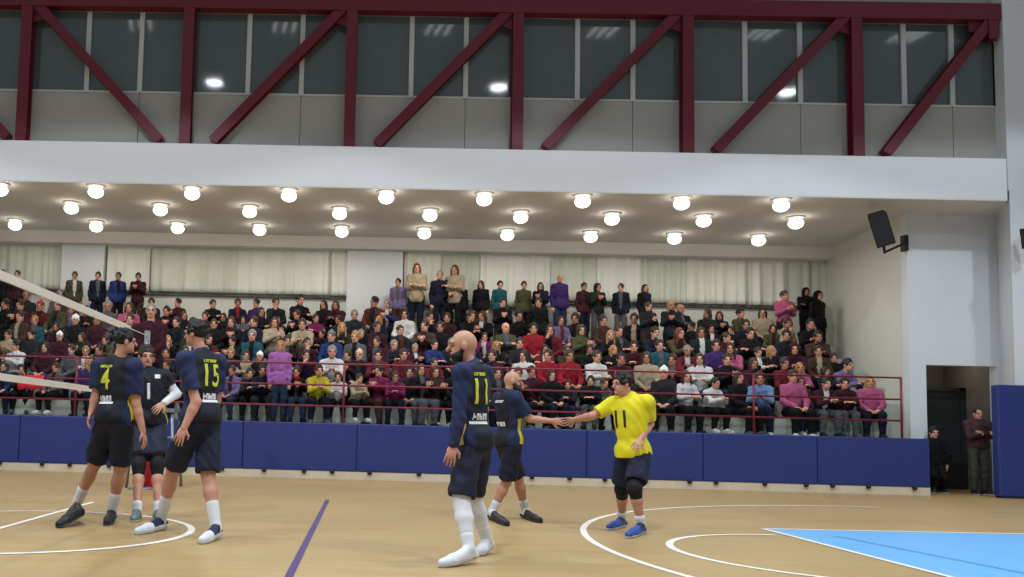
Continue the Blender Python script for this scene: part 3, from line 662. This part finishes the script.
for p in people:
    if allc[p['desc']] == 1: l = '%s, in the %s row' % (p['desc'], RN[p['row']])
    elif rowc[(p['desc'], p['row'])] == 1: l = '%s, only such one in the %s row' % (p['desc'], RN[p['row']])
    elif c3[p['l3']] == 1: l = p['l3']
    else: l = '%s, %s from left in %s row' % (p['desc'], ordw(p['n']), RN[p['row']])
    if len(l.replace('-', ' ').split()) > 16: l = l.replace(' spectator', '')
    p['o']['label'] = l
print('spectators', len(people))

# ------------------------------------------------------------------ players and the others on the floor
def az_vec(a): a = math.radians(a); return V3(math.sin(a), -math.cos(a), 0)
def figure(label, D, spec, look):
    """spec: joints as photo pixels with a depth offset from D; look: colours and clothes."""
    J = {}; s = spec.get('s', 1.0); HS = spec.get('hs', 1.04); f = az_vec(spec['az']); hf = az_vec(spec['haz'])
    pt = lambda q: aty(q[0], q[1], D+(q[2] if len(q) > 2 else 0))
    J['hip'], J['neck'] = pt(spec['hip']), pt(spec['neck']); up = (J['neck']-J['hip']); R = frame(f, up); J['R'] = R; r = R[0]
    J['head'] = pt(spec['head']); J['HR'] = frame(hf+V3(0, 0, spec.get('nod', -.05)), V3(0, 0, 1)+hf*.06)
    sw = spec.get('sw', .19)*s; z0 = spec.get('z0', 0)
    for k, sg in (('L', -1), ('R', 1)):
        J['sh'+k] = J['neck']+r*sw*sg-R[2]*.055*s; J['hip'+k] = J['hip']+r*.09*s*sg-V3(0, 0, .03)
        J['el'+k], J['wr'+k] = pt(spec['el'+k]), pt(spec['wr'+k])
        a = spec['an'+k]; J['an'+k] = atz(a[0], a[1], z0+a[2]); t = spec['toe'+k]; J['toe'+k] = atz(t[0], t[1], z0+(t[2] if len(t) > 2 else .035))
        if 'heel'+k in spec: t = spec['heel'+k]; J['heel'+k] = atz(t[0], t[1], z0+t[2])
        L = np.linalg.norm(J['hip'+k]-J['an'+k]); kn = spec.get('kn'+k)
        kd = spec.get('kd'+k, f)
        L1, L2 = max(.43*s, L*.505), max(.42*s, L*.5)
        J['kn'+k] = solve_knee(J['hip'+k], J['an'+k], L1, L2, kd)
    h = .0062
    hp = head_prims(J['head'], J['HR'], HS)
    pr = torso_prims(J, R, 0, s, look.get('belly', 0))+hp+[cap(J['neck']-R[2]*.04, J['head']-J['HR'][2]*.05-J['HR'][1]*.02, .062, .056, .03)]
    for k, sg in (('L', -1), ('R', 1)):
        pr += arm_prims(J, k, 0, s)+leg_prims(J, k, 0, s)+foot_prims(J, k, -.004, s)
        pr += hand_prims(J['wr'+k], J['wr'+k]-J['el'+k], spec.get('pn'+k, V3(0, 0, 0)+J['hip']-J['wr'+k]), 1.05, spec.get('curl'+k, .45), -sg if not spec.get('thumb') else spec['thumb'])
    vq = surf(pr, h); base = (J['anL']+J['anR'])/2; base[2] = z0
    o = bpy.data.objects.new('person', mesh('person', vq, [look.get('skin', SKIN[0]), EYE_M, BROW_M, LIP_M], face_slots(fc(vq), J['head'], J['HR'], HS), base)); link(o); o.location = base
    bpy.context.view_layer.update()
    tag(o, label, 'person')
    def part(name, vq, mats, slot=None, parent=o):
        c = bpy.data.objects.new(name, mesh(name, vq, mats, slot, base)); link(c, parent); return c
    # shirt
    hem = look.get('hem', -.02); T = look.get('sleeve', .30)
    hemp = J['hip']+R[2]*hem
    tp_ = torso_prims(J, R, .020, s, look.get('belly', 0))+[ell(J['hip']+R[2]*(hem+.05), R, (.20*s, .168*s, .16), .05), cap(J['neck']-R[2]*.05, J['neck']+R[2]*.012, .085, .072, .03)]; jp = []
    for k in 'LR':
        a = arm_prims(J, k, .022 if T < .6 else .014, s, 0, T); jp += a
        if T < .5:
            e = lerp(J['sh'+k], J['el'+k], T*2); jp += [cap(lerp(J['sh'+k], J['el'+k], T), e, .069*s, .068*s, .03)]
    pl = [(hemp, -R[2])]
    subs = []
    if T < .5:
        for k in 'LR':
            e = lerp(J['sh'+k], J['el'+k], T*2); d = J['el'+k]-J['sh'+k]; d = d/np.linalg.norm(d); subs.append(cap(e+d*.12, e+d*.3, .12, .12))
    vs = surf(jp, .0085, pl, subs, wrinkle=.0035, wseed=D, late=tp_)
    C = fc(vs); q = (C-J['hip']) @ R.T; L = np.linalg.norm(J['neck']-J['hip'])
    slot = np.zeros(len(C), int); mats = [look['shirt'], look.get('back', look['shirt']), look.get('stripe', look['shirt'])]
    if 'back' in look: slot[(q[:, 1] < look.get('bk', -.03)) & (np.abs(q[:, 0]) < .155*s)] = 1
    if 'stripe' in look:
        slot[(np.abs(q[:, 0]) > .13*s) & (np.abs(q[:, 1]+look.get('st', .0)) < .03) & (q[:, 2] < L*.5) & (np.abs(q[:, 0]) < .24*s)] = 2
    sh = part('jersey', vs, mats, slot)
    bvh = BVHTree.FromPolygons([Vector(v) for v in vs[0]], vs[1].tolist())
    def decal(name, text, m, t, size, side, dx=0, flat=0, sx=1.0, bars=None):
        """Lettering laid on the shirt at height t of the torso; side -1 is the back."""
        c = J['hip']+(J['neck']-J['hip'])*t; n = R[1]*side; right = R[0]*-side
        mb = MB()
        if bars is None:
            cu = bpy.data.curves.new('t', 'FONT'); cu.body = text; cu.align_x = 'CENTER'; cu.align_y = 'CENTER'; cu.size = size; cu.offset = size*.012; cu.resolution_u = 3
            to = bpy.data.objects.new('t', cu); COL.objects.link(to); bpy.context.view_layer.update()
            me = bpy.data.meshes.new_from_object(to.evaluated_get(bpy.context.evaluated_depsgraph_get()))
            bpy.data.objects.remove(to); bpy.data.curves.remove(cu)
        else:
            b_ = MB()
            for x0, y0, x1, y1 in bars: b_.add([(x0, y0, 0), (x1, y0, 0), (x1, y1, 0), (x0, y1, 0)], [(0, 1, 2, 3)])
            me = bpy.data.meshes.new(name); me.from_pydata(b_.v, [], b_.f)
        import bmesh
        bm = bmesh.new(); bm.from_mesh(me); bmesh.ops.triangulate(bm, faces=bm.faces)
        for _ in range(4):
            ed = [e for e in bm.edges if e.calc_length() > .022]
            if not ed: break
            bmesh.ops.subdivide_edges(bm, edges=ed, cuts=1, use_grid_fill=False); bmesh.ops.triangulate(bm, faces=[x for x in bm.faces if len(x.verts) > 3])
        nn = Vector(n)
        for v in bm.verts:
            p = Vector(c+right*(v.co.x*sx+dx)+R[2]*v.co.y); hit = bvh.ray_cast(p+nn*.5, -nn)
            p = hit[0]+nn*.004 if hit[0] is not None else p+nn*.13
            v.co = p-Vector(base)
        bmesh.ops.recalc_face_normals(bm, faces=bm.faces); bm.to_mesh(me); bm.free(); me.materials.clear(); me.materials.append(m)
        c_ = bpy.data.objects.new(name, me); link(c_, sh)
        md = c_.modifiers.new('thickness', 'SOLIDIFY'); md.thickness = .003; md.offset = 1
    for dargs in look.get('decals', ()): decal(*dargs[0], **dargs[1])
    # shorts or trousers
    SL = look.get('short', .40)
    sp = [ell(J['hip']+R[2]*.02, R, (.175*s, .14*s, .15), .05)]
    for k in 'LR':
        sp += leg_prims(J, k, .022 if SL < .6 else .016, s, SL, .03 if SL < .6 else 0)
    sub2 = []
    if SL < .5:
        for k in 'LR':
            e = lerp(J['hip'+k], J['kn'+k], SL*2); d = J['kn'+k]-J['hip'+k]; d = d/np.linalg.norm(d); sub2.append(cap(e+d*.14, e+d*.4, .14, .14))
    part('shorts' if SL < .6 else 'trousers', surf(sp, .0085, (), sub2, wrinkle=.004, wseed=D+1), [look['shorts']])
    for k in 'LR':
        h_, kn, an = J['hip'+k], J['kn'+k], J['an'+k]
        if look.get('tights'):
            tp = [cap(lerp(h_, kn, .5), kn, .083*s, .074*s), cap(kn, lerp(kn, an, .40), .074*s, .074*s, .03), cap(lerp(kn, an, .4), lerp(kn, an, .66), .074*s, .058*s)]
            part('leg_sleeve', surf(tp, .0085), [look['tights']])
        if look.get('pads'):
            b = lerp(h_, kn, look.get('p0', .86)); d = (an-kn)/np.linalg.norm(an-kn)
            part('knee_pad', surf([cap(b, kn, .078*s, .076*s), cap(kn, kn+d*.09, .076*s, .068*s, .03), ell(kn+f*.03, frame(f, V3(0, 0, 1)), (.06, .05, .08), .03)], .0085), [look['pads']])
        if look.get('socks'):
            st = look.get('sock', .62)
            part('sock', surf([cap(lerp(kn, an, st), an, .058*s, .046*s), cap(an, an+V3(0, 0, -.03), .046*s, .045*s)], .0085), [look['socks']])
        if look.get('arm_sleeve') == k:
            e, w = J['el'+k], J['wr'+k]; part('arm_sleeve', surf([cap(lerp(J['sh'+k], e, .3), e, .062*s, .054*s), cap(e, lerp(e, w, .9), .054*s, .04*s, .03)], .0085), [WSOCK])
        fp = foot_prims(J, k, .006, s, 1.1); a, b = (J.get('heel'+k, J['an'+k]+V3(0, 0, -.05))), J['toe'+k]; fd = b-a; fd = fd/np.linalg.norm(fd); fn = V3(0, 0, -1)-fd*(-fd[2]); fn = fn/np.linalg.norm(fn)
        vs2 = surf(fp, .007, [(a+fn*.022, fn)])
        Cs = fc(vs2); lowz = Cs[:, 2]-np.minimum(J['toe'+k][2], Cs[:, 2].min()+.05)
        a, b = (J.get('heel'+k, J['an'+k]+V3(0, 0, -.05))), J['toe'+k]
        d = b-a; t = np.clip(((Cs-a) @ d)/(d@d), -.3, 1.2); under = Cs[:, 2] < (a[2]+t*d[2])+.012
        so = part('shoe', vs2, [look['shoes'], look.get('accent', look['shoes'])], ((t < look.get('acc', .16)) & ~under).astype(int))
        solem = look.get('sole', fab('w'))
        part('sole', surf([cap(a+fn*.02, lerp(a, b, .66)+fn*.02, .04*s, .047*s), cap(lerp(a, b, .66)+fn*.02, b+fn*.012, .047*s, .036*s)], .007, [(a+fn*.038, fn), (a+fn*.012, -fn)]), [solem], None, so)
    if look.get('hair'):
        a, b = hair_prims(look['hair'][0], J['head'], J['HR'], HS); part('hair', surf(a, .008, sub=b, wrinkle=.002), [hairm(look['hair'][1])])
    if look.get('beard'):
        c, H = J['head'], J['HR']; P = lambda x, y, z: c+H[0]*x+H[1]*y+H[2]*z
        part('beard', surf([ell(P(0, .04, -.085), H, (.068, .07, .062)), cap(P(.07, .0, -.02), P(.055, .04, -.08), .016, .03), cap(P(-.07, .0, -.02), P(-.055, .04, -.08), .016, .03), ell(P(0, .096, -.038), H, (.034, .014, .010))], .007,
                           sub=[ell(P(0, .115, -.056), H, (.026, .03, .009))], wrinkle=.002), [hairm(look['beard'])])
    return o, J

NAVY = mat('navy_jersey', '16224a', .75, .15, 10, .2); NBLK = mat('black_jersey_panel', '0e1320', .75, .15, 10, .2); YEL = mat('yellow_green_print', 'c9cf3a', .6, .05); YSTR = mat('yellow_side_panel', 'd2c01f', .7, .08)
WPR = mat('white_print', 'e4e6ea', .6, .03); YJ = mat('yellow_jersey', 'dcd01c', .75, .08, 10, .2); SH = mat('navy_shorts', '10162e', .75, .15, 10, .2); BLKS = mat('black_knit', '0d0d10', .8, .15, 12)
WS = mat('white_shoe_leather', 'd9dce2', .5, .06); WSOCK = mat('white_sock', 'd8d8da', .85, .06, 20); BSH = mat('dark_shoe', '1a1b22', .5, .1); BLUSH = mat('blue_shoe', '2a4f9c', .5, .1); NSH = mat('navy_shoe_trim', '1c2748', .5, .1)
DPR = mat('dark_print', '1d2030', .7, .05)
def sponsor(r0, w=.19, h=.05, n=5):
    r = random.Random(r0); out = []; x = -w/2; st = w/n
    for i in range(n):
        a = x+i*st
        out.append((a, -h*.5, a+st*.25, h*.5))
        out.append((a+st*.22, -h*.5 if r.random() < .5 else h*.15, a+st*.75, (-h*.2 if r.random() < .5 else h*.5)) if r.random() < .5 else (a+st*.22, h*.18, a+st*.75, h*.5))
        if r.random() < .6: out.append((a+st*.5, -h*.5, a+st*.75, h*.2))
    return [(a, min(b, d), c, max(b, d)) for a, b, c, d in out]
def back_set(num, x=0, sx=1):
    return [(('number', num, YEL, .66, .30, -1), dict(dx=x, sx=sx)), (('name_strip', '', YEL, .90, .1, -1), dict(bars=sponsor(len(num)+7, .20, .028, 7), dx=x, sx=sx)),
            (('sponsor_print', '', WPR, .36, .1, -1), dict(bars=sponsor(3, .20, .055, 5), dx=x, sx=sx)), (('sponsor_line', '', WPR, .285, .1, -1), dict(bars=[(-.12, -.012, .12, .012)], dx=x, sx=sx))]
UP = V3(0, 0, 1)
J4 = dict(s=1.08, az=160, haz=118, head=(125.5, 342, -.02), neck=(117, 361), hip=(115, 420), sw=.20,
          elL=(96, 396, .05), wrL=(91, 413, .0), elR=(136, 404, -.05), wrR=(143, 432, -.05),
          anL=(76, 505, .15), toeL=(59, 524, .04), heelL=(80, 512, .13), anR=(112, 512, .10), toeR=(107, 522, .035))
figure('volleyball player number four in navy kit seen from behind, walking away', 9.15, J4, dict(shirt=NAVY, back=NBLK, bk=-.02, stripe=YSTR, shorts=SH, hair='sk', socks=WSOCK, shoes=BSH, sole=fab('g'), short=.40, sleeve=.34,
       decals=back_set('4', -.04, .8)))
J15 = dict(s=1.08, az=-125, haz=-110, head=(195.5, 334.5, .0), neck=(202, 355), hip=(201, 420), sw=.20,
           elL=(196, 402, -.22), wrL=(184, 428, -.28), elR=(216, 400, .22), wrR=(204, 424, .2),
           anL=(161, 520, .10), toeL=(138, 531, .035), anR=(216, 528, .10), toeR=(202, 540, .035), pnL=V3(0, 1, 0))
figure('volleyball player number fifteen in navy kit with one big white shoe stepping forward', 8.5, J15, dict(shirt=NAVY, back=NBLK, bk=-.05, shorts=SH, hair='sk', socks=WSOCK, sock=.55, shoes=WS, accent=NSH, acc=.48, short=.42, sleeve=.34,
       decals=back_set('15', .0, .85), pads=None))
J1 = dict(s=.99, az=12, haz=25, head=(146.5, 357, -.02), neck=(149, 372), hip=(149, 424), sw=.18, nod=-.1,
          elR=(139, 402, .1), wrR=(137, 424, .0), elL=(176, 394, .08), wrL=(163, 404, -.12),
          anR=(137, 512, .09), toeR=(134, 519, .035), anL=(158, 512, .09), toeL=(161, 519, .035))
o1, _ = figure('volleyball player number one facing the camera between two taller teammates', 10.25, J1, dict(shirt=NBLK, stripe=YSTR, shorts=SH, hair='sb', socks=WSOCK, sock=.85, shoes=mat('green_grey_shoe', '5f7d74', .5, .1), pads=BLKS, short=.36, sleeve=.22,
       arm_sleeve='L', decals=[(('number', '1', WPR, .60, .26, 1), {}), (('collar_print', '', WPR, .90, .1, 1), dict(bars=[(-.13, -.02, -.07, .025), (.07, -.02, .13, .025)]))]))
# white sleeve of his left arm
J11 = dict(s=1.0, hs=1.18, az=-126, haz=-92, head=(462.5, 346.5, .0), neck=(473, 367), hip=(473.5, 445), sw=.20,
           elL=(459, 418, -.22), wrL=(453, 446, -.26), elR=(481, 418, .22), wrR=(478, 444, .2),
           anL=(469, 549, .12), toeL=(442, 563, .035), anR=(487, 540, .12), toeR=(478, 552, .035), pnL=V3(0, 1, 0))
figure('bald bearded player number eleven in navy long sleeves and white leg sleeves', 7.6, J11, dict(shirt=NAVY, back=NBLK, bk=-.06, stripe=YSTR, st=-.01, shorts=SH, beard='k', tights=WSOCK, socks=WSOCK, sock=.76, shoes=WS, accent=WSOCK, short=.43, sleeve=.97,
       decals=back_set('11', -.06, .72)))
JN = dict(s=1.0, az=112, haz=88, head=(513, 381.5, .0), neck=(507, 394), hip=(509, 444), sw=.19,
          elR=(529, 418, -.10), wrR=(552, 421, -.2), elL=(505, 418, .2), wrL=(510, 436, .2),
          anR=(492, 512, .09), toeR=(507, 523, .035), anL=(525, 511, .09), toeL=(540, 520, .035), pnR=V3(0, 1, 0), curlR=.6)
JN['elR'] = (530, 419, -.15)
figure('bald player in navy short sleeved kit shaking hands with the man in yellow', 10.75, JN, dict(shirt=NAVY, back=NBLK, bk=-.06, stripe=YSTR, st=-.06, shorts=SH, beard='b', socks=WSOCK, sock=.72, shoes=BSH, accent=WS, sole=BSH, short=.42, sleeve=.36,
       decals=[(('sponsor_print', '', WPR, .40, .1, -1), dict(bars=sponsor(5, .2, .05, 5))), (('name_strip', '', WPR, .85, .1, -1), dict(bars=sponsor(9, .2, .03, 7)))]))
JY = dict(s=.99, az=-38, haz=-72, head=(622, 384.5, -.02), neck=(630, 398), hip=(633, 452), sw=.195,
          elR=(592, 416, .1), wrR=(573, 420, .50), elL=(650, 424, .05), wrL=(640, 440, -.2),
          anR=(622, 519, .09), toeR=(609, 527, .035), anL=(641, 525, .09), toeL=(628, 535, .035), pnR=V3(0, -1, 0), curlR=.5)
figure('dark haired player in yellow shirt and dark shorts, right of the handshake', 10.0, JY, dict(shirt=YJ, shorts=SH, hair='sk', socks=WSOCK, sock=.8, shoes=BLUSH, accent=NSH, acc=.3, pads=BLKS, p0=.4, short=.36, sleeve=.34, hem=-.06,
       decals=[(('number', '11', DPR, .60, .27, 1), dict(dx=-.07, sx=.8))]))
# referee on his stand behind the net post
RX, RY = -3.40, 14.55
JR = dict(s=1.0, az=12, haz=10, head=(151, 311), neck=(151, 325), hip=(151, 363), z0=0, sw=.19, elL=(163, 345, -.1), wrL=(153, 352, -.25), elR=(139, 345, -.1), wrR=(148, 355, -.25),
          anL=(0, 0, 0), anR=(0, 0, 0), toeL=(0, 0), toeR=(0, 0))
def pz(x, y, z): return proj((x, y, z))
zf = 1.28
for k, sg in (('L', 1), ('R', -1)):
    a = pz(RX+.1*sg, RY, zf+.09); JR['an'+k] = (a[0], a[1], .09); t = pz(RX+.13*sg, RY-.19, zf+.035); JR['toe'+k] = (t[0], t[1])
JR['z0'] = zf
figure('grey haired referee in maroon top standing behind the net post', RY, JR, dict(shirt=fab('m'), shorts=fab('k'), short=.97, hair='vg', shoes=fab('k'), sleeve=.97))
st = empty('referee_stand', (RX, RY, 0), 'red padded referee stand behind the players at left', 'referee stand')
MB().box((RX-.35, RY-.32, 1.22), (RX+.35, RY+.35, 1.28)).build('platform', M['metal'], st)
for sx in (-.3, .3):
    for sy in (-.26, .3): MB().tube([(RX+sx*1.25, RY+sy*1.1, 0), (RX+sx, RY+sy, 1.22)], .025).build('leg', M['metal'], st, True)
MB().box((RX-.16, RY-.42, 0), (RX+.16, RY-.34, 1.1)).build('pad', M['red_pad'], st, bevel=.02)
for z in (.4, .8): MB().tube([(RX-.33, RY+.3, z), (RX+.33, RY+.3, z)], .02).build('rung', M['metal'], st, True)

# people in the doorway

def door_person(cx, cy, Y, label, look, crossed, sc):
    h = aty(cx, cy, Y); x, z = h[0], h[2]
    def px(dx, dy, zz): q = pz(x+dx, Y+dy, zz); return (q[0], q[1], dy)
    S = dict(s=sc, az=-14, haz=-10, head=(cx, cy, 0), neck=px(0, .03, z-.155), hip=px(0, .03, z-.155-.52*sc), sw=.19)
    nk = z-.155
    for k, sg in (('L', 1), ('R', -1)):
        S['el'+k] = px(sg*.25*sc, -.10, nk-.32*sc); S['wr'+k] = px(-sg*.06, -.22, nk-.24*sc) if crossed else px(sg*.24*sc, -.05, nk-.58*sc)
        a = pz(x+sg*.11, Y+.02, .09); S['an'+k] = (a[0], a[1], .09); t = pz(x+sg*.15, Y-.17, .035); S['toe'+k] = (t[0], t[1])
    figure(label, Y, S, look)
door_person(978, 414, 18.85, 'man with arms crossed in dark maroon top standing in the dark doorway', dict(shirt=mat('dark_maroon_top', '3a1c22', .8, .15), shorts=mat('olive_trousers', '35362c', .8, .15), short=.97, hair='vk', shoes=BSH, sleeve=.97, belly=.02), True, 1.0)
door_person(934, 433, 19.1, 'smaller person in black standing at the left jamb of the doorway', dict(shirt=fab('k'), shorts=fab('k'), short=.97, hair='sk', shoes=BSH, sleeve=.97), False, .92)

e = empty('corridor_lamp', (13.0, 20.3, 2.9), 'small ceiling lamp inside the dark corridor above the doorway', 'lamp')
MB().lathe([(.1, 0), (.11, -.03), (.07, -.07), (.01, -.08)], (13.0, 20.3, 2.88)).build('lens', M['trim'], e, True)
l = bpy.data.lights.new('bulb', 'POINT'); l.energy = 9; l.shadow_soft_size = .1; l.color = (1, .9, .8); lo = bpy.data.objects.new('bulb', l); link(lo, e); lo.location = (0, 0, -.15)
# volleyball net and post
nt_ = empty('volleyball_net', (XC, 8.5, 1.4), 'white taped volleyball net running in from the left edge', 'net')
MB().box((XC-.012, 3.6, 2.37), (XC+.012, 13.0, 2.46)).build('top_tape', M['net'], nt_)
MB().box((XC-.012, 3.6, 1.42), (XC+.012, 13.0, 1.49)).build('bottom_tape', M['net'], nt_)
mb = MB()
for i in range(95): mb.tube([(XC, 3.6+i*.1, 1.45), (XC, 3.6+i*.1, 2.4)], .0012, 3)
for j in range(9): mb.tube([(XC, 3.6, 1.55+j*.1), (XC, 13.0, 1.55+j*.1)], .0012, 3)
mb.build('mesh_netting', M['cord'], nt_)
MB().tube([(XC, 13.0, 2.42), (XC, 14.02, 2.42)], .006, 6).build('cable', M['net'], nt_)
po = empty('net_post', (XC, 14.05, 0), 'net post with red padding behind the players at left', 'net post')
MB().tube([(XC, 14.05, 0), (XC, 14.05, 2.5)], .045, 14).build('pole', M['metal'], po, True)
MB().tube([(XC, 14.05, .03), (XC, 14.05, 1.0)], .11, 18).build('pad', M['red_pad'], po, True)
MB().lathe([(.2, 0), (.2, .02), (.06, .05)], (XC, 14.05, 0)).build('base', M['metal'], po, True)

# red cloth hung over the railing, ball bag, white cloth
a, b = aty(18, 384, 18.33), aty(43, 396, 18.33)
v = []; n = 14
for i in range(n+1):
    x = lerp(a[0], b[0], i/n)
    for j, (dy, dz) in enumerate(((.05, -.02), (.03, .0), (0, .015), (-.03, 0), (-.04, -.08), (-.045, -.18), (-.04, -.27-.02*math.sin(i)))):
        v.append((x, 18.36+dy+.012*math.sin(i*1.7)*(dz < -.05), 1.925+dz))
o = MB().add(v, [(i*7+j, (i+1)*7+j, (i+1)*7+j+1, i*7+j+1) for i in range(n) for j in range(6)]).build('draped_cloth', M['red_cloth'], smooth=True, origin=((a[0]+b[0])/2, 18.36, 1.9))
o.modifiers.new('thickness', 'SOLIDIFY').thickness = .012
tag(o, 'bright red cloth hanging over the middle rail near the net', 'cloth')
